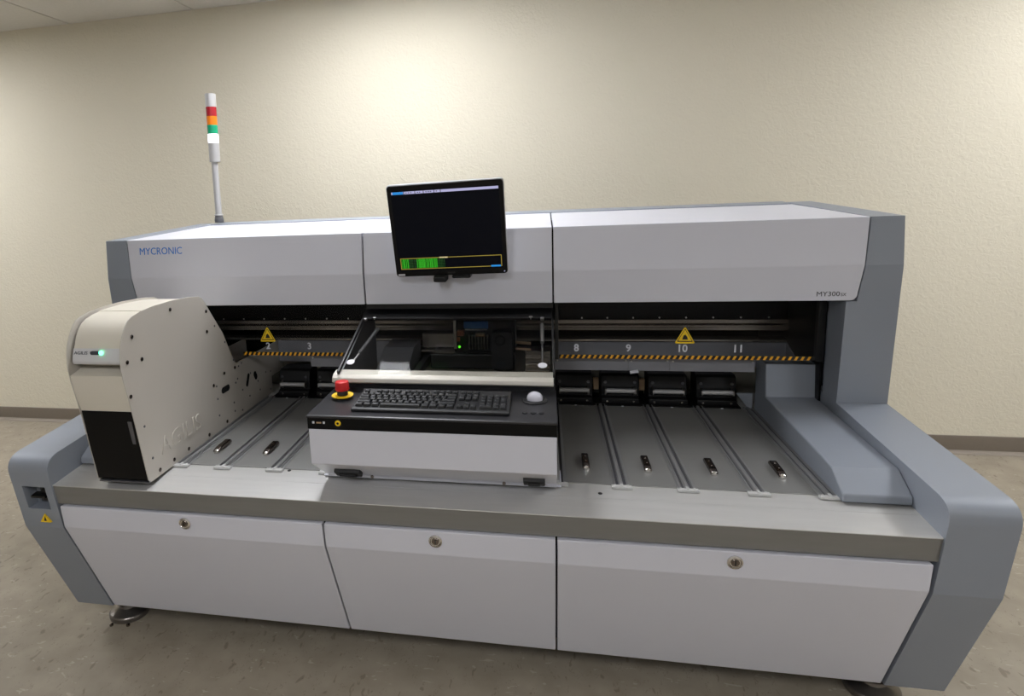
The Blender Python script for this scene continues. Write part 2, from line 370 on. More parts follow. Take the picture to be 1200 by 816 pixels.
# feet
foot = MB().lathe((0, 0, 0), (0, 0, 1), [(.071, 0), (.073, .004), (.073, .017), (.069, .022), (.036, .036), (.034, .046), (.02, .046)], 40)
nut = MB().lathe((0, 0, .046), (0, 0, 1), [(.028, 0), (.028, .02), (.012, .02), (.012, .09)], 6)
fme = lm(foot, 'foot_pad', 'rubber', .0015); nme = lm(nut, 'foot_nut', 'steel', .001)
bme = lm(MB().lathe((0, 0, 0), (0, 0, 1), [(.007, 0), (.007, .006), (.003, .009)], 8), 'anchor_bolt', 'dchrome')
for sg in (-1, 1):
    f = inst('levelling_foot', fme, MC, (sg * 1.25, .303, 0))
    n = link('foot_nut', nme, f)
    for a in (255, 300): link('anchor_bolt', bme, f, (.083 * math.cos(math.radians(a)), .083 * math.sin(math.radians(a)), 0))

# dark base body behind the doors, interior box
part('base_body', MB().px([(.06, .60), (.06, .5), (.21, .14), (1.25, .14), (1.36, .3), (1.36, .665), (.06, .665)], -1.215, 1.215), 'void', MC)
part('interior_back', MB().box(-1.25, 1.25, 1.33, 1.36, .665, 1.38), 'void', MC)
for sg in (-1, 1):
    a, c = sorted((sg * 1.2155, sg * 1.2225)); part('interior_side', MB().box(a, c, .70, 1.33, .675, 1.137), 'jet', MC)
part('interior_roof', MB().box(-1.22, 1.22, .59, 1.34, 1.137, 1.16), 'void', MC)

# doors
DP = [(.002, .5905), (.009, .516), (.179, .121), (.199, .121), (.031, .516), (.024, .5905)]
lock = lm(MB().mat(0).lathe((0, 0, 0), (0, -1, 0), [(.019, 0), (.019, .003), (.015, .005), (.0135, .003), (.0125, .003)], 28)
          .mat(1).lathe((0, 0, 0), (0, -1, 0), [(.0105, .0), (.0105, .0045), (.0095, .0055)], 20).mat(2).box(-.0015, .0015, -.0062, -.005, -.006, .006), 'lock', ['chrome', 'dchrome', 'black'])
for x0, x1, lx in ((-1.211, -.3325, -.775), (-.3275, .3275, 0.), (.3325, 1.211, .773)):
    d = part('front_door', MB().px(DP, x0, x1), 'white', MC, .003)
    inst('door_lock', lock, d, (lx, .0045, .561), (math.radians(5), 0, 0))

# work table: front lip and bed
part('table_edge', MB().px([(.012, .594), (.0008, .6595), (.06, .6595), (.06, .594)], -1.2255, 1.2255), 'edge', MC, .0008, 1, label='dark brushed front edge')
part('table_lip', MB().px([(-.0005, .6595), (-.0005, .6625), (.094, .6705), (.094, .6595)], -1.2255, 1.2255), 'lip', MC, .0008)
part('table_bed', MB().px([(.094, .62), (.094, .6705), (.15, .6745), (1.3, .6745), (1.3, .62)], -1.2255, 1.2255), 'lip', MC)
RXS = [-.866, -.7165, -.538, -.36, .338, .513, .6885, .8685, 1.0435]
PLX = [(-.893, -.866), (-.866, -.7165), (-.7165, -.538), (-.538, -.36), (.338, .513), (.513, .6885), (.6885, .8685), (.8685, 1.0435)]
for x0, x1 in PLX:
    a = .024 if x0 > -.88 else 0
    part('slot_plate', MB().box(x0 + a, x1 - .024, .168, .852, T - .003, T + .0005), 'plate', MC, .0008, 1)
rail = MB()
rp = [(-.024, 0), (-.024, .003), (-.017, .003), (-.017, .0085), (-.0145, .0085), (-.0145, .001), (-.006, .001), (-.006, .006), (-.003, .0085), (.003, .0085), (.006, .006), (.006, .001), (.0145, .001), (.0145, .0085), (.017, .0085), (.017, .003), (.024, .003), (.024, 0)]
rail.py(rp, .158, .86)
rme = lm(MB().py(rp, -.351, .351).mat(1).box(-.0144, -.0061, -.351, .351, .0009, .0014).box(.0061, .0144, -.351, .351, .0009, .0014), 'guide_rail', ['rail', 'dgrey'])  # dark strips put the shade of the channels into the colour
cap = lm(MB().box(-.028, .028, -.009, .006, 0, .0075).box(-.004, .004, -.005, .012, .0055, .010).cyl((-.018, .004, .006), (-.018, .004, .0085), .004, 10).cyl((.018, .004, .006), (.018, .004, .0085), .004, 10), 'rail_end_cap', 'endcap', .001)
for x in RXS:
    r = inst('guide_rail', rme, MC, (x, .509, T - .002))
    inst('rail_end_cap', cap, r, (0, 0, 0)).location = (0, -.357, 0)
# lever latches on the plates
lb = MB().px([(-.05, .004), (-.05, .011), (-.03, .017), (.036, .019), (.046, .013), (.046, .004)], -.0105, .0105)
lbm = lm(lb, 'slot_latch', 'bronze', .004)
kn = lm(MB().lathe((0, -.043, .0), (0, 0, 1), [(.0098, 0), (.0098, .007), (.0085, .011), (.005, .0135), (.0015, .0145)], 18), 'latch_knob', 'chrome')
pn = lm(MB().lathe((0, -.016, .0165), (0, 0, 1), [(.003, 0), (.003, .002), (.002, .003)], 12), 'latch_pin', 'dchrome')
for x in (-.798, -.617, .423, .600, .782, .963):
    l = inst('slot_latch', lbm, MC, (x, .305, T))
    link('latch_knob', kn, l); link('latch_pin', pn, l); link('latch_pin', pn, l, (0, .032, 0))
hole = lm(MB().lathe((0, 0, 0), (0, 0, 1), [(.006, 0), (.006, .0012), (.004, .0012)], 12), 'plug', 'black')
for x in (-.492, .452): inst('bed_plug', hole, MC, (x, .118 if x > 0 else .16, .6725 if x > 0 else .6745))
wdot = lm(MB().box(-.004, .004, -.002, .002, 0, .003), 'stop', 'whiteink')
for x in (-.79, -.62, .42, .595, .775, .952): inst('plate_stop', wdot, MC, (x, .846, T))

# blue-grey cover blocks beside the end frames
def cover_block(sg):
    x0, x1 = 1.060, 1.2225
    P = [(.127, T + .001), (.127, .70), (.202, .745), (.726, .767), (.738, .884), (.84, .886), (.84, T + .001)]
    b = MB(); a, c = sorted((sg * x0, sg * x1)); b.px(P, a, c)
    part('end_cover', b, 'blue', MC, .005, 3)
    part('end_bracket', MB().py([(sg * 1.002, .736), (sg * 1.06, .736), (sg * 1.06, T + .001), (sg * 1.045, T + .001)], .862, .866), 'blue', MC, .001)
for sg in (-1, 1): cover_block(sg)

# hood covers
def hood(x0, x1):
    me = MB()._add([(x, y, z) for (y, z), x in zip(HP, hood_x(x0))] + [(x, y, z) for (y, z), x in zip(HP, hood_x(x1))], PRISM8).mesh('hood_cover', 'white', ORG[MC.name])
    bm = bmesh.new(); bm.from_mesh(me); es = []
    for e in bm.edges:
        v = [q.co for q in e.verts]
        if all(abs(q.z - 1.136) < 1e-4 for q in v) and abs(v[0].x - v[1].x) < 1e-5 and abs(v[0].x) > 1.: es.append(e)
    if es: bmesh.ops.bevel(bm, geom=es, offset=.016, segments=5, profile=.5, affect='EDGES')
    bm.to_mesh(me); bm.free(); finish(me, .0028, 2, 5)
    return link('hood_cover', me, MC)
hoods = [hood(-1.27, -.3325), hood(-.3275, .3305), hood(.3355, 1.27)]
part('rear_trim', MB().px([(1.203, 1.39), (1.203, 1.422), (1.30, 1.428), (1.38, 1.42), (1.38, 1.38)], -XW + .001, XW - .001), 'blue', MC, .003)
lt = inst('maker_lettering', text_mesh('MYCRONIC', 'bluetext', .180, .027, .0004, .0), hoods[0], (-1.133, .5662, 1.350), FRONT)
lt.rotation_euler = (math.pi / 2 - math.atan2(.014, .147), 0, 0); lt['label'] = 'thin blue lettering'
md = inst('model_lettering', text_mesh('MY300', 'ink', .065, .0150, .0004), hoods[2], (1.1715, .5627, 1.158), FRONT)
md.rotation_euler = (math.pi / 2 + math.atan2(.0075, .111), 0, 0)
md2 = inst('model_suffix', text_mesh('SX', 'ink', .015, .010, .0004), hoods[2], (1.2145, .5629, 1.1555), FRONT); md2.rotation_euler = md.rotation_euler

# glass windows left and right with stripe, numbers, warnings
GY = .685
def window(x0, x1, s0, s1, nums, tri):
    p = part('side_window', MB().box(x0, x1, GY, GY + .005, .908, 1.132), 'glass', MC)
    for xa, xb in ((x0 - .012, x0 + (.008 if x0 < -1 else 0)), (x1 - (.012 if x1 > 1 else 0), x1 + .010)): part('window_post', MB().box(xa, xb, GY - .006, GY + .02, .908, 1.134), 'black', MC, .001)
    st = MB().mat(0).box(s0, s1, GY - .0008, GY - .0003, .9105, .9245).mat(1); n = int((s1 - s0) / .0193)
    for i in range(n):
        x = s0 + .003 + i * .0193
        st._add([(x, GY - .001, .9108), (x + .0085, GY - .001, .9108), (x + .0155, GY - .001, .9242), (x + .007, GY - .001, .9242)], [(0, 1, 2, 3)])
    part('hazard_stripe', st, ['black', 'orange'], p, label='black and yellow hazard stripe')
    for d, x in nums: inst('slot_number', text_mesh(d, 'whiteink', None, .027, .0003, .02), p, (x, GY - .001, .9505), FRONT)
    t = MB()
    def tr(c, k, r):   # rounded triangle
        P = []; pts = [(c - .034 * k, .996 - .0285 * k), (c + .034 * k, .996 - .0285 * k), (c, .996 + .0325 * k)]
        cen = (c, .988)
        for i in range(3):
            q = Vector(pts[i]); a = (Vector(pts[i - 1]) - q).normalized(); b = (Vector(pts[(i + 1) % 3]) - q).normalized()
            for s in (0, .5, 1):
                P.append(tuple(q + a * r * (1 - s) + b * r * s if s != .5 else q + (a + b) * r * .28))
        return P
    t.mat(0).py(tr(tri, 1, .006), GY - .001, GY - .0004); t.mat(1).py(tr(tri, .78, .003), GY - .0014, GY - .001); t.mat(0).py(tr(tri, .66, .002), GY - .0018, GY - .0014)
    t.mat(1).py([(tri - .009, .982), (tri + .010, .982), (tri + .007, .992), (tri + .001, 1.0), (tri - .005, .996)], GY - .0022, GY - .0018)
    part('warning_sticker', t, ['yellow', 'black'], p, label='yellow triangular hand-hazard sticker')
window(-1.213, -.352, -.89, -.36, [('2', -.779), ('3', -.605)], -.778)
window(.352, 1.207, .353, 1.198, [('8', .415), ('9', .594), ('10', .776), ('11', .953)], .781)

# gantry rails and panels seen through the windows
rl = part('gantry_beam', MB().px([(1.0, .945), (1.0, .957), (.985, .961), (.985, .969), (1.0, .973), (1.0, .988), (1.08, .988), (1.08, .945)], -1.24, 1.24), 'railgrey', MC, .0015)
part('gantry_beam', MB().px([(1.0, .899), (.992, .902), (.992, .909), (1.0, .911), (1.05, .911), (1.05, .899)], -1.24, 1.24), 'railgrey', MC, .001)
scm = lm(MB().lathe((0, 0, 0), (0, -1, 0), [(.0035, 0), (.0035, .002), (.002, .003)], 8), 'beam_screw', 'steel')
part('gantry_cover', MB().box(-1.24, 1.24, 1.005, 1.05, .989, 1.13), 'jet', MC)
for i in range(24):
    x = -1.14 + i * .0995
    if abs(x) > .33: inst('beam_screw', scm, MC, (x, 1.004, .996))
part('inner_panel', MB().box(.335, 1.258, 1.0, 1.004, .80, .8965), 'ggrey', MC)
part('inner_panel', MB().box(-.882, -.335, 1.0, 1.004, .80, .8965), 'ggrey', MC)
part('inner_wing', MB().px([(1.0, .80), (1.0, .897), (.86, .845), (.86, .80)], 1.212, 1.216), 'ggrey', MC)
part('inner_floor', MB().box(-.66, 1.24, 1.0, 1.32, .79, .80), 'olive', MC)
# grey strips under the windows
for x0, x1 in ((-.618, -.352), (.338, .598), (.599, .740), (.741, 1.019)):
    s = part('under_window_strip', MB().box(x0, x1, .72, .724, .857, .905), 'ggrey', MC, .0006, 1)
    inst('strip_screw', scm, s, (x1 - .008, .7195, .895)); inst('strip_screw', scm, s, (x0 + .010, .7195, .893))
part('cable_stub', MB().cyl((.604, .71, .853), (.632, .71, .858), .006, 10), 'whiteink', MC)

# feeder docking units
fb = MB().px([(-.03, 0), (-.03, .022), (-.012, .03), (-.012, .065), (.0, .108), (.012, .114), (.09, .114), (.09, 0)], -.071, .071)
fbm = lm(fb, 'docking_unit', 'dock', .004)
bar_ = lm(MB().cyl((-.052, -.033, .055), (.052, -.033, .055), .009, 14), 'docking_bar', 'towersil')
brk = lm(MB().px([(-.041, .046), (-.041, .062), (-.01, .068), (-.01, .03)], -.003, .003), 'bar_bracket', 'steel', .001)
ear = lm(MB().lathe((0, -.011, .083), (0, -1, 0), [(.006, 0), (.006, .003), (.003, .003)], 10), 'docking_pin', 'dgrey')
blt = lm(MB().lathe((0, -.031, .012), (0, -1, 0), [(.004, 0), (.004, .002)], 8), 'docking_bolt', 'chrome')
for x in (-.770, -.595, .415, .590, .766, .941):
    u = inst('docking_unit', fbm, MC, (x, .905, T))
    link('docking_bar', bar_, u)
    for q in (-1, 1):
        link('bar_bracket', brk, u, (.055 * q, 0, 0)); link('docking_pin', ear, u, (.055 * q, 0, 0)); link('docking_bolt', blt, u, (.05 * q, 0, 0))
for xa, xb in ((-.86, -.34), (.334, 1.02)): part('docking_sill', MB().box(xa, xb, .853, 1.0, T - .003, T + .004), 'jet', MC, .001)
for x in (.503, .679): part('tan_connector', MB().box(x - .010, x + .010, .94, .96, .715, .76), 'tan', MC, .001)
part('rear_panel', MB().box(-1.2, 1.2, 1.06, 1.065, .675, .79), 'olive', MC)

# sloping access cover over the working area
AC0, AC1 = Vector((0, .598, 1.107)), Vector((0, .225, .973))
nrm = Vector((0, -(AC0.z - AC1.z), AC0.y - AC1.y)).normalized()
def on(x, s, h=0.): return Vector((x, 0, 0)) + AC0.lerp(AC1, s) + nrm * h
def slab(mb, x0, x1, s0, s1, h0, h1):
    return mb._add([on(x0, s0, h0), on(x1, s0, h0), on(x1, s1, h0), on(x0, s1, h0), on(x0, s0, h1), on(x1, s0, h1), on(x1, s1, h1), on(x0, s1, h1)],
                   [(3, 2, 1, 0), (4, 5, 6, 7), (0, 1, 5, 4), (1, 2, 6, 5), (2, 3, 7, 6), (3, 0, 4, 7)])
ac = part('access_cover', slab(slab(slab(MB(), -.331, .327, 0, .165, -.004, .0065), -.338, -.331, 0, .98, -.006, .0065), .327, .332, 0, .98, -.006, .0065), 'black', MC, .001, label='sloping smoked access cover')
part('cover_pane', slab(MB(), -.331, .327, .165, .985, -.004, .0), 'cover', ac)
part('cover_handle', MB().px([(.268, .978), (.236, .972), (.222, .962), (.219, .950), (.226, .945), (.262, .953)], -.352, .3285), 'silver', ac, .002, label='satin silver handle strip')
for x, s in ((-.309, .83), (.297, .845)): part('cover_button', MB().lathe(on(x, s, 0), nrm, [(.0135, 0), (.0135, .0015), (.012, .0025)], 24), 'whiteink', ac)
for x, s in ((-.324, .172), (.296, .172), (-.292, .15), (.258, .15)): part('cover_bolt', MB().lathe(on(x, s, 0), nrm, [(.0065, 0), (.0065, .008), (.003, .009)], 12), 'steel', ac)
gs = MB().mat(0).cyl(on(.297, .83, -.008), on(.296, .48, -.012), .003, 10).mat(1).cyl(on(.296, .48, -.012), on(.295, .2, -.012), .0065, 12)
part('gas_strut', gs, ['dgrey', 'steel'], ac)
gs2 = MB().mat(0).cyl(on(-.309, .83, -.008), on(-.300, .66, -.012), .003, 10).mat(1).cyl(on(-.30, .66, -.012), on(-.28, .2, -.03), .006, 12)
part('gas_strut', gs2, ['steel', 'dgrey'], ac)
part('cover_header', MB().box(-.338, .332, .6, .63, 1.085, 1.135), 'black', MC)
# cheeks closing the sides of the working area
for sg, xx in ((-1, -.336), (1, .334)):
    part('side_cheek', MB().px([(.62, 1.10), (.29, .97), (.29, .68), (.7, .68), (.7, 1.10)], xx - .006 + (.0 if sg < 0 else .0), xx), 'dgrey' if sg < 0 else 'blackm', MC)
part('back_apron', MB().box(-.338, .332, .275, .29, .70, .955), 'blackm', MC, .002)
# inside the working area
part('conveyor_deck', MB().box(-.33, .328, .31, 1.0, .82, .828), 'olive', MC)
part('conveyor_guide', MB().px([(.60, .828), (.60, .86), (.76, .93), (.90, .93), (.90, .828)], -.322, -.20), 'ggrey', MC, .003)
part('conveyor_guide', MB().box(-.19, -.165, .55, 1.0, .828, .86), 'dgrey', MC, .002)
hd = part('placement_head', MB().box(-.145, .188, .80, .93, .832, .893).box(-.05, .19, .83, .95, .89, 1.03), 'black', MC, .006)
part('head_bracket', MB().box(-.19, -.05, .885, .90, .899, .955).box(-.19, -.05, .86, .90, .886, .892), 'railgrey', hd, .001)
part('head_post', MB().box(-.047, -.037, .795, .803, .915, 1.05), 'steel', hd, .001)
part('head_label', MB().mat(0).box(-.009, .086, .823, .829, .990, 1.019).mat(1).box(-.004, .082, .822, .8235, .984, .989), ['labelblue', 'whiteink'], hd)
sp = lm(MB().lathe((0, 0, 0), (0, 0, 1), [(.0025, 0), (.0025, .02), (.0035, .021), (.0035, .05), (.0045, .052), (.0045, .058)], 10), 'spindle', 'steel')
for i in range(7): inst('head_spindle', sp, hd, (.014 + i * .0118, .80, .912))
part('head_circuit', MB().mat(0).box(-.034, -.008, .80, .83, .965, .985).mat(1).box(-.034, -.022, .792, .80, .945, .962).mat(2).box(.04, .075, .79, .81, .965, .978), ['copper', 'copper', 'tan'], hd, .001)
part('head_motor', MB().py(rrect(.100, .184, .835, .988, .02), .775, .83).lathe((.135, .775, .955), (0, -1, 0), [(.02, 0), (.02, .006), (.012, .008)], 20), 'blackm', hd, .004)
part('head_lamp', MB().lathe((-.024, .79, .925), (0, -1, 0), [(.005, 0), (.005, .004), (.003, .006)], 10), mat('led_small', (60, 200, 40), .3, emit=((90, 230, 40), 1.2)), hd, label='small green status light')
part('head_pipe', MB().cyl((.186, .85, .93), (.25, .85, .925), .006, 10).cyl((.186, .85, .905), (.25, .85, .90), .005, 10), 'tan', hd)
stk = MB()
for i in range(5): stk.box(.232, .322, .66 + i * .022, .675 + i * .022, .829, .845 + i * .018)
for i in range(6): stk.box(.236 + i * .013, .243 + i * .013, .775, .79, .829, .905 - (i % 3) * .012)
part('nozzle_rack', stk, 'railgrey', MC, .001)
part('waste_box', MB().box(.226, .326, .56, .65, .829, .838), 'tan', MC, .001)

# ------------------------------------------------------------------ operator console
CO = thing('operator_console', (0, .15, T), 'white operator console with black tray standing on the machine table', 'console')
X0, X1 = -.352, .334
part('console_body', MB().px([(0, .88), (.002, .775), (.105, .700), (.128, .692), (.128, T + .0005), (.27, T + .0005), (.27, .88)], X0 + .001, X1 - .001), 'white', CO, .0025)
part('console_flange', MB().box(-.366, .347, .132, .24, T + .0005, T + .003), 'white', CO, .0006, 1)
part('front_band', MB().box(X0, X1, -.0015, .272, .8805, .914), 'jet', CO, .0008, 1)
part('console_tray', MB().px([(-.004, .914), (-.004, .9195), (0, .9215), (.272, .9215), (.272, .914)], X0 - .002, X1 + .002), 'tray', CO, .0012)
part('tray_upstand', MB().box(X0 + .004, X1 - .002, .256, .271, .9215, .942), 'tray', CO, .002)
sl = Vector((0, .103, -.075)).normalized()
for x0, x1 in ((-.30, -.222), (.243, .302)):
    y, z = .062, .7315
    part('release_latch', MB().px([(y - .012, z + .016), (y - .022, z + .002), (y + .006, z - .022), (y + .016, z - .012)], x0, x1)
         .px([(y + .0, z - .008), (y - .018, z - .004), (y - .010, z - .016), (y + .008, z - .022)], x0 + .012, x1 - .012), 'blackm', CO, .003)
css = lm(MB().lathe((0, 0, 0), (0, -1, 0), [(.005, 0), (.005, .002), (.002, .002)], 12), 'flange_screw', 'dchrome')
for x in (-.21, .185): inst('console_screw', css, CO, (x, .1275, .684))
for x in (-.334, -.303): part('console_port', MB().box(x - .003, x + .003, -.0028, 0, .9005 - .003, .9005 + .003), 'whiteink', CO)
part('console_port', MB().box(-.325, -.311, -.0028, 0, .898, .902), 'tan', CO)
part('yellow_ring', MB().mat(0).lathe((-.262, -.001, .900), (0, -1, 0), [(.0085, 0), (.0085, .0015), (.006, .0025)], 20).mat(1).lathe((-.262, -.002, .900), (0, -1, 0), [(.0035, 0), (.0035, .002)], 12), ['yellow', 'black'], CO)
es = part('emergency_stop', MB().lathe((-.296, .152, .9215), (0, 0, 1), [(.021, 0), (.021, .0085)], 28), 'blackm', CO, label='red mushroom emergency stop on yellow disc')
part('yellow_disc', MB().lathe((-.296, .152, .930), (0, 0, 1), [(.033, 0), (.033, .0018)], 40), 'yellow', es)
part('stop_collar', MB().lathe((-.296, .152, .9318), (0, 0, 1), [(.0165, 0), (.0165, .011), (.0145, .0145)], 24), 'black', es)
part('stop_button', MB().lathe((-.296, .152, .946), (0, 0, 1), [(.018, 0), (.0212, .003), (.0208, .023), (.0192, .0275), (.012, .0292), (.003, .0296)], 36), 'red', es)
tb = part('trackball', MB().lathe((.275, .166, .9215), (0, 0, 1), [(.036, 0), (.0355, .003), (.032, .0055), (.024, .0055), (.023, .003)], 36), 'blackm', CO)
part('track_ball', MB().lathe((.275, .166, .9215), (0, 0, 1), [(.0215, .002), (.0225, .008), (.0215, .0145), (.0175, .021), (.0105, .0255), (.003, .0272)], 32), 'ball', tb, label='white trackball')
tbb = lm(MB().lathe((0, 0, 0), (0, 0, 1), [(.0075, 0), (.0075, .002), (.005, .0032)], 16), 'tray_button', 'blackm')
for x in (.250, .272, .294): inst('tray_button', tbb, CO, (x, .062, .9215))

# ------------------------------------------------------------------ keyboard
KX, KY, KZ = -.2345, .034, .9215
KB = thing('keyboard', (KX + .22, KY + .075, KZ), 'black full-size keyboard lying on the console tray', 'keyboard')
kc = MB().px([(KY, KZ + .0005), (KY, KZ + .009), (KY + .012, KZ + .0115), (KY + .150, KZ + .021), (KY + .155, KZ + .019), (KY + .155, KZ + .0005)], KX, KX + .443)
part('keyboard_case', kc, 'kcase', KB, .002)
U = .019
slope = (.021 - .0115) / .138
def kz(y): return KZ + .0115 + (y - KY - .012) * slope
kcache = {}
def keymesh(wu, hu=1):
    if (wu, hu) not in kcache:
        a, b = wu * U / 2 - .0012, hu * U / 2 - .0012
        m = MB(); i = .0021; h = .0075
        m._add([(-a, -b, -.002), (a, -b, -.002), (a, b, -.002), (-a, b, -.002), (-a + i, -b + i * .8, h), (a - i, -b + i * .8, h), (a - i, b - i, h), (-a + i, b - i, h)],
               [(3, 2, 1, 0), (4, 5, 6, 7), (0, 1, 5, 4), (1, 2, 6, 5), (2, 3, 7, 6), (3, 0, 4, 7)])
        kcache[(wu, hu)] = lm(m, 'key', 'key', .0006, 1)
    return kcache[(wu, hu)]
kx0, ky0 = KX + .0078, KY + .0125
legends = []
def key(ux, row, wu=1, hu=1, lg=''):
    y = ky0 + (row + hu / 2) * U; x = kx0 + (ux + wu / 2) * U
    inst('key', keymesh(wu, hu), KB, (x, y, kz(y)), (math.atan(slope), 0, 0))
    if lg: legends.append((lg, x - wu * U / 2 + .0062, y + .0025, kz(y) + .0078))
def rowkeys(row, ws, ls, x=0.):
    for i, q in enumerate(ws):
        key(x, row, q, 1, ls[i] if i < len(ls) else ''); x += q
rowkeys(0, [1.25, 1.25, 1.25, 6.25, 1.25, 1.25, 1.25, 1.25], ['C', 'W', 'A', '', 'A', 'W', 'M', 'C'])
rowkeys(1, [2.25] + [1] * 10 + [2.75], ['S'] + list('ZXCVBNM,./') + ['S'])
rowkeys(2, [1.75] + [1] * 11 + [2.25], ['C'] + list('ASDFGHJKL;') + ["'", 'E'])
rowkeys(3, [1.5] + [1] * 12 + [1.5], ['T'] + list('QWERTYUIOP[]') + ['\\'])
rowkeys(4, [1] * 13 + [2], list('`1234567890-=') + ['B'])
FR = 5.25
key(0, FR, 1, 1, 'E')
for g, x in enumerate((2, 6.5, 11)):
    for i in range(4): key(x + i, FR, 1, 1, 'F')
for i in range(3):
    key(15.25 + i, FR, 1, 1, 'P'); key(15.25 + i, 4, 1, 1, 'IHU'[i]); key(15.25 + i, 3, 1, 1, 'DED'[i]); key(15.25 + i, 0, 1, 1, '<v>'[i])
key(16.25, 1, 1, 1, '^')
for r, ls in ((4, 'N/*-'), (3, '789'), (2, '456'), (1, '123')):
    for i, c in enumerate(ls): key(18.5 + i, r, 1, 1, c)
key(21.5, 2, 1, 2, '+'); key(21.5, 0, 1, 2, 'E'); key(18.5, 0, 2, 1, '0'); key(20.5, 0, 1, 1, '.')
gl = {}
lv = MB()
for ch, x, y, z in legends:
    if ch not in gl:
        m = text_mesh(ch, 'legend', None, .0042 if ch not in '-.,' else .0012, .0001); gl[ch] = ([tuple(v.co) for v in m.vertices], [tuple(p.vertices) for p in m.polygons]); bpy.data.meshes.remove(m)
    vs, fs = gl[ch]; lv._add([(x + a, y + b, z + c + b * slope) for a, b, c in vs], fs)
part('key_legends', lv, 'legend', KB)['kind'] = 'stuff'

# ------------------------------------------------------------------ monitor
MN = thing('monitor', (-.006, .50, 1.24), 'black flat-panel monitor hung in front of the hood centre', 'monitor')
bot, top = Vector((-.003, .497, 1.2465)), Vector((-.009, .425, 1.5525))
up = (top - bot).normalized(); H = (top - bot).length; W2 = .189
rt = Vector((1, 0, .006)); rt = (rt - up * rt.dot(up)).normalized(); nf = rt.cross(up).normalized()   # towards viewer
if nf.y > 0: nf = -nf
def mp(a, b, d=0.): return bot + rt * a + up * b + nf * d
def mslab(mb, P, d0, d1):
    n = len(P); vs = [mp(a, b, d0) for a, b in P] + [mp(a, b, d1) for a, b in P]
    return mb._add(vs, [tuple(range(n)), tuple(range(2 * n - 1, n - 1, -1))] + [(i, i + n, (i + 1) % n + n, (i + 1) % n) for i in range(n)])
part('monitor_edge', mslab(MB(), rrect(-W2 - .002, W2 + .002, -.002, H + .002, .011), -.020, -.006), 'monosil', MN, .0015)
part('monitor_bezel', mslab(MB(), rrect(-W2, W2, 0, H, .010), -.008, 0), 'mono', MN, .001)
part('monitor_back', mslab(MB(), rrect(-.12, .12, .06, H - .07, .02), -.036, -.018), 'mono', MN, .003)
sx, s0, s1 = W2 - .013, .020, H - .016
scr = part('screen', mslab(MB(), [(-sx, s0), (sx, s0), (sx, s1), (-sx, s1)], -.004, .0004), 'screen', MN)
def mrect(mb, a0, a1, b0, b1, k, d=.0008): mb.mat(k); mb.quad(mp(a0, b0, d), mp(a1, b0, d), mp(a1, b1, d), mp(a0, b1, d))
sc = MB()
tb0, tb1 = s1 - .0125, s1 - .004
mrect(sc, -sx + .002, sx - .002, tb0, tb1, 0)
mrect(sc, -sx + .006, -sx + .042, tb0, tb1, 1, .001)
for a in (.043, .080, .108, .143, .164): mrect(sc, -sx + a, -sx + a + .0022, tb0, tb1, 2, .001)
for a in (.05, .058, .066, .088, .095, .116, .124, .131, .15): mrect(sc, -sx + a, -sx + a + .004, tb0 + .003, tb0 + .0055, 2, .001)
b0, b1 = s0 + .006, s0 + .046; a0, a1 = -sx + .006, sx - .004
for q in ((a0, a1, b0, b0 + .0022), (a0, a1, b1 - .0022, b1), (a0, a0 + .0022, b0, b1), (a1 - .0022, a1, b0, b1)): mrect(sc, *q, 3)
mrect(sc, a0 + .135, a0 + .163, b1 - .0035, b1 + .001, 4, .001)
mrect(sc, a1 - .036, a1 - .004, b0 - .001, b0 + .005, 1, .001)
rs = random.Random(3); x = a0 + .004
while x < a0 + .152:
    wd = rs.choice((.0022, .003, .0042)); k = 6 if (a0 + .026 < x < a0 + .052 or x > a0 + .127) else 5
    y = b0 + .004
    while y < b1 - .004:
        hh = .0028; mrect(sc, x, x + wd, y, y + hh, k, .001); y += hh + (.0005 if k == 5 else .0016)
    x += wd + rs.choice((.0006, .0010, .0022))
part('screen_content', sc, ['s_lav', 's_blue', 'screen', 's_gold', 's_cream', 's_green', 's_dgreen'], scr)['kind'] = 'stuff'
part('rating_label', mslab(MB(), rrect(-W2 + .006, -W2 + .030, .003, .010, .002), 0, .0004), 'whiteink', MN)
part('power_lamp', mslab(MB(), rrect(W2 - .012, W2 - .008, .006, .010, .0015), 0, .0006), 's_lav', MN)
part('brand_mark', mslab(MB(), rrect(-.012, .014, .006, .012, .002), 0, .0004), 'blackm', MN)
part('monitor_mount', MB().box(-.06, .05, .478, .553, 1.33, 1.43).px([(.50, 1.249), (.474, 1.243), (.478, 1.226), (.50, 1.222), (.555, 1.224), (.555, 1.26), (.52, 1.28)], -.062, -.022)
     .px([(.50, 1.25), (.484, 1.243), (.492, 1.236), (.555, 1.236), (.555, 1.26)], .0, .062), 'blackm', MN, .004)

# ------------------------------------------------------------------ signal tower
tx, ty, tz = -1.266, 1.275, 1.4285
ST = thing('signal_tower', (tx, ty, tz), 'slim signal light tower with red, amber, green and lit white lenses', 'signal tower')
part('tower_base', MB().lathe((tx, ty, tz), (0, 0, 1), [(.022, 0), (.022, .016), (.0205, .02), (.0205, .026), (.0185, .028), (.0185, .036)], 28), 'dgrey', ST, .0008)
part('tower_collar', MB().lathe((tx, ty, tz + .034), (0, 0, 1), [(.0215, 0), (.0215, .004), (.017, .007), (.017, .010)], 28), 'towersil', ST)
part('tower_pole', MB().cyl((tx, ty, tz + .03), (tx + .0035, ty, tz + .295), .0155, 24), 'towersil', ST)
ax = Vector((.0125, 0, .61)).normalized()
def seg_(name, m, h0, h1, r, prof=None, label=None):
    return part(name, MB().lathe(Vector((tx, ty, tz)) + ax * h0, ax, prof or [(r - .001, 0), (r, .001), (r, h1 - h0 - .001), (r - .001, h1 - h0)], 32), m, ST, label=label)
seg_('tower_housing', 'towersil', .292, .382, .0255)
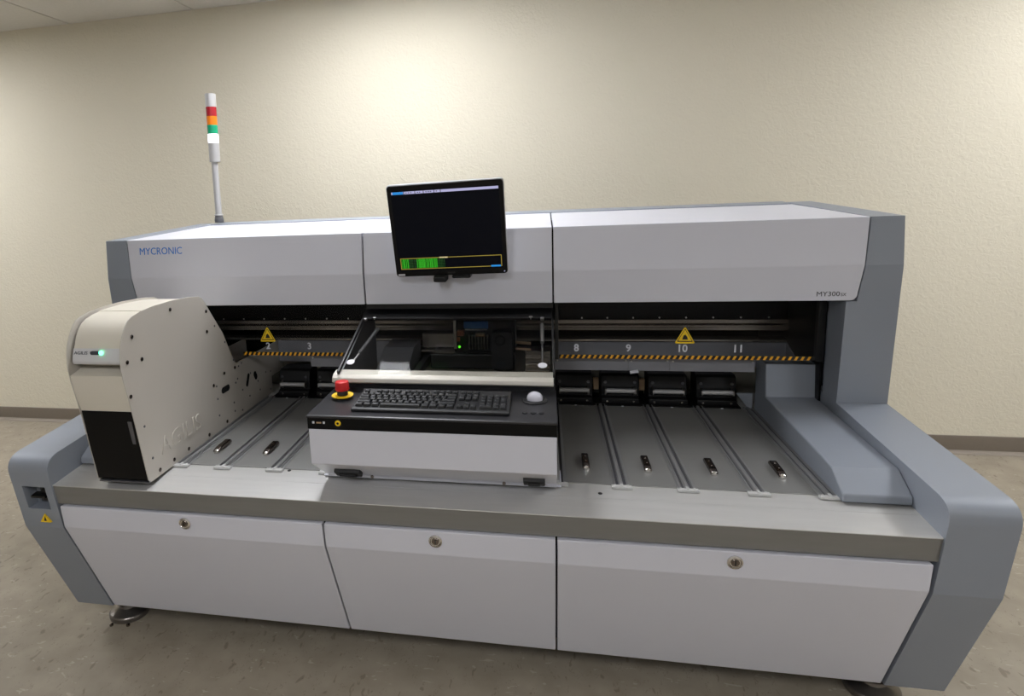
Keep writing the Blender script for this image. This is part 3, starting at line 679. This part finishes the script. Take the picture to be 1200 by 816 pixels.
seg_('lens', 'l_wht', .382, .424, .025, label='lit white lens')
seg_('lens', 'l_grn', .424, .466, .025, label='green lens')
seg_('lens', 'l_amb', .466, .507, .025, label='amber lens')
seg_('lens', 'l_red', .507, .55, .025, label='red lens')
seg_('tower_cap', 'towersil', .55, .611, .0255)

# ------------------------------------------------------------------ component magazine
XR, XL = -.8875, -1.0665
MG = thing('component_magazine', ((XR + XL) / 2, .35, T), 'cream slab-sided component magazine standing in the leftmost machine slot', 'magazine')
PP = [(.030, .680), (.022, .682), (.012, .690), (-.018, .876), (-.034, .961), (-.047, 1.02), (-.0515, 1.055), (-.050, 1.093), (-.044, 1.122), (-.031, 1.150), (-.014, 1.176), (.003, 1.192), (.022, 1.200), (.063, 1.208), (.127, 1.213), (.22, 1.2135), (.33, 1.2075), (.392, 1.199), (.411, 1.191), (.425, 1.176), (.535, 1.035), (.603, .905), (.615, .897), (1.05, .895), (1.05, .753), (.922, .753), (.922, .680)]
sideR = part('side_plate', MB().px(PP, XR - .003, XR), 'mplate', MG, .0008, 1)
part('side_plate', MB().px(PP, XL, XL + .003), 'mplate', MG, .0008, 1)
# embossed lettering and hole plate
em = inst('embossed_lettering', text_mesh('AGILIS', 'mplate', .238, .056, .002, -.008), sideR, (XR + .0004, .208, .768), RIGHT)
scw = lm(MB().lathe((0, 0, 0), (1, 0, 0), [(.0065, 0), (.0065, .0015), (.0045, .0025), (.002, .0025)], 10), 'plate_screw', 'dchrome')
scs = lm(MB().lathe((0, 0, 0), (1, 0, 0), [(.0042, 0), (.0042, .0012), (.002, .002)], 8), 'plate_rivet', 'dgrey')
for y, z in ((.215, 1.186), (.011, 1.142), (.045, 1.065), (-.022, 1.073), (-.025, .97), (.43, 1.139), (.423, 1.066), (.372, .696), (.237, .699), (.15, .698), (.072, .698), (.505, .697), (.433, .861), (.516, .884), (.599, .895 - .012)):
    inst('plate_screw', scw, sideR, (XR, y, z))
for y, z in ((.021, .861), (.043, .75), (.479, 1.075), (.542, .999), (.595, .915), (.632, .698), (.453, .852), (.453, .803), (.454, .739), (.597, .822), (.614, .833), (.647, .777), (.703, .734), (.724, .824), (.786, .772), (.799, .73), (.865, .788), (.912, .779), (.901, .70), (.63, .88), (.655, .886), (.57, .75), (.572, .715)):
    inst('plate_rivet', scs, sideR, (XR, y, z))
def slot_hole(cy, cz, l, wd, ang):
    m = MB(); P = []
    for i in range(9):
        a = math.radians(-90 + 180 * i / 8); P.append((l / 2 - wd / 2 + wd / 2 * math.cos(a), wd / 2 * math.sin(a)))
    for i in range(9):
        a = math.radians(90 + 180 * i / 8); P.append((-l / 2 + wd / 2 + wd / 2 * math.cos(a), wd / 2 * math.sin(a)))
    c, s = math.cos(math.radians(ang)), math.sin(math.radians(ang))
    return m.px([(cy + a * c - b * s, cz + a * s + b * c) for a, b in P], XR - .001, XR + .0006)
for a in ((.516, .822, .062, .024, 0), (.697, .803, .056, .019, 62), (.767, .802, .040, .024, 118)):
    part('plate_slot', slot_hole(*a), 'void', sideR)
ep = MB()
for (ya, za), (yb, zb) in (((.418, .875), (.432, .895)), ((.432, .895), (.60, .884)), ((.418, .875), (.418, .70)), ((.575, .88), (.575, .70))):
    d = Vector((0, yb - ya, zb - za)).normalized(); n = Vector((0, -d.z, d.y)) * .0006
    ep._add([Vector((XR + .0003, ya, za)) + n, Vector((XR + .0003, yb, zb)) + n, Vector((XR + .0003, yb, zb)) - n, Vector((XR + .0003, ya, za)) - n], [(0, 1, 2, 3)])
part('plate_seam', ep, 'creamd', sideR)
# shells between the plates
def strip(name, pts, m, th=.006, x0=XL + .0035, x1=XR - .0035, bevel=.001, label=None):
    P = list(pts); Q = []
    for i, (y, z) in enumerate(P):
        a = Vector(P[max(i - 1, 0)]); b = Vector(P[min(i + 1, len(P) - 1)]); t = (b - a).normalized(); n = Vector((t.y, -t.x)); Q.append((y + n.x * th, z + n.y * th))
    mb = MB(); n = len(P)
    for i in range(n - 1): mb.px([P[i], P[i + 1], Q[i + 1], Q[i]], x0, x1)
    me = mb.mesh(name, m, ORG[MG.name]); bm = bmesh.new(); bm.from_mesh(me); bmesh.ops.remove_doubles(bm, verts=bm.verts, dist=1e-5)
    fs = [f for f in bm.faces if all(len(e.link_faces) > 2 for e in f.edges if abs(e.verts[0].co.x - e.verts[1].co.x) > 1e-5) and abs(f.normal.x) < .5 and sum(1 for e in f.edges if len(e.link_faces) > 2) >= 4]
    bmesh.ops.delete(bm, geom=fs, context='FACES'); bmesh.ops.recalc_face_normals(bm, faces=bm.faces); bm.to_mesh(me); bm.free()
    o = link(name, finish(me), MG)
    if label: o['label'] = label
    return o
I = .004
strip('roof_panel', [(.104, 1.2035), (.22, 1.206), (.33, 1.2005), (.384, 1.193), (.404, 1.184), (.418, 1.170), (.526, 1.034)], 'cream')
part('inner_core', MB().px([(.03, .70), (.03, 1.03), (.03, 1.15), (.06, 1.185), (.36, 1.185), (.5, 1.03), (.57, .86), (.57, .70)], XL + .004, XR - .004), 'blackm', MG)
strip('front_cover', [(-.026, 1.1155), (-.0235, 1.122), (-.0135, 1.147), (.001, 1.168), (.016, 1.182), (.033, 1.191), (.065, 1.199), (.098, 1.203)], 'cream', x0=XL + .011, x1=XR - .004)
badge = part('badge_panel', MB().px([(-.0265, 1.1155), (-.0345, 1.092), (-.038, 1.078), (-.034, 1.069), (-.01, 1.067), (-.01, 1.1155)], XL + .008, XR - .0035), 'creamw', MG, .002)
bt = inst('badge_lettering', text_mesh('AGILIS', 'ink', .045, .0095, .0004), badge, (-1.0305, -.0318, 1.103), FRONT); bt.rotation_euler = (math.pi / 2 - .33, 0, 0)
part('badge_switch', MB().py(rrect(-.998, -.968, 1.0975, 1.1085, .005), -.0345, -.02), 'ink', badge, .001)
part('status_lamp', MB().lathe((-.962, -.0315, 1.1035), (0, -1, 0), [(.0065, 0), (.0065, .0025), (.004, .005), (.001, .006)], 16), 'led', badge, label='lit green lamp')
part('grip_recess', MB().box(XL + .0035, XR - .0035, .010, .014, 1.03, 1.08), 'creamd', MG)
strip('grip_sill', [(-.047, 1.0375), (.010, 1.052)], 'cream', .004)
strip('lower_panel', [(-.0215, .922), (-.0335, .961), (-.0455, 1.0205), (-.047, 1.037)], 'cream')
bk = strip('dark_panel', [(.012, .692), (-.0055, .80), (-.0215, .9205)], 'jet', .006, label='glossy black front panel')
gd = Vector((0, -.012 - .012, .885 - .692))
part('panel_grip', MB()._add([(-.914, -.0195, .890), (-.900, -.0195, .890), (-.900, .0005, .765), (-.914, .0005, .765), (-.914, -.0135, .890), (-.900, -.0135, .890), (-.900, .0065, .765), (-.914, .0065, .765)],
     [(0, 1, 2, 3), (7, 6, 5, 4), (0, 4, 5, 1), (1, 5, 6, 2), (2, 6, 7, 3), (3, 7, 4, 0)]), 'dgrey', MG, .0015)
part('bottom_rail', MB().box(XL + .0035, XR - .0035, .014, .9, T + .0015, T + .006), 'dgrey', MG)
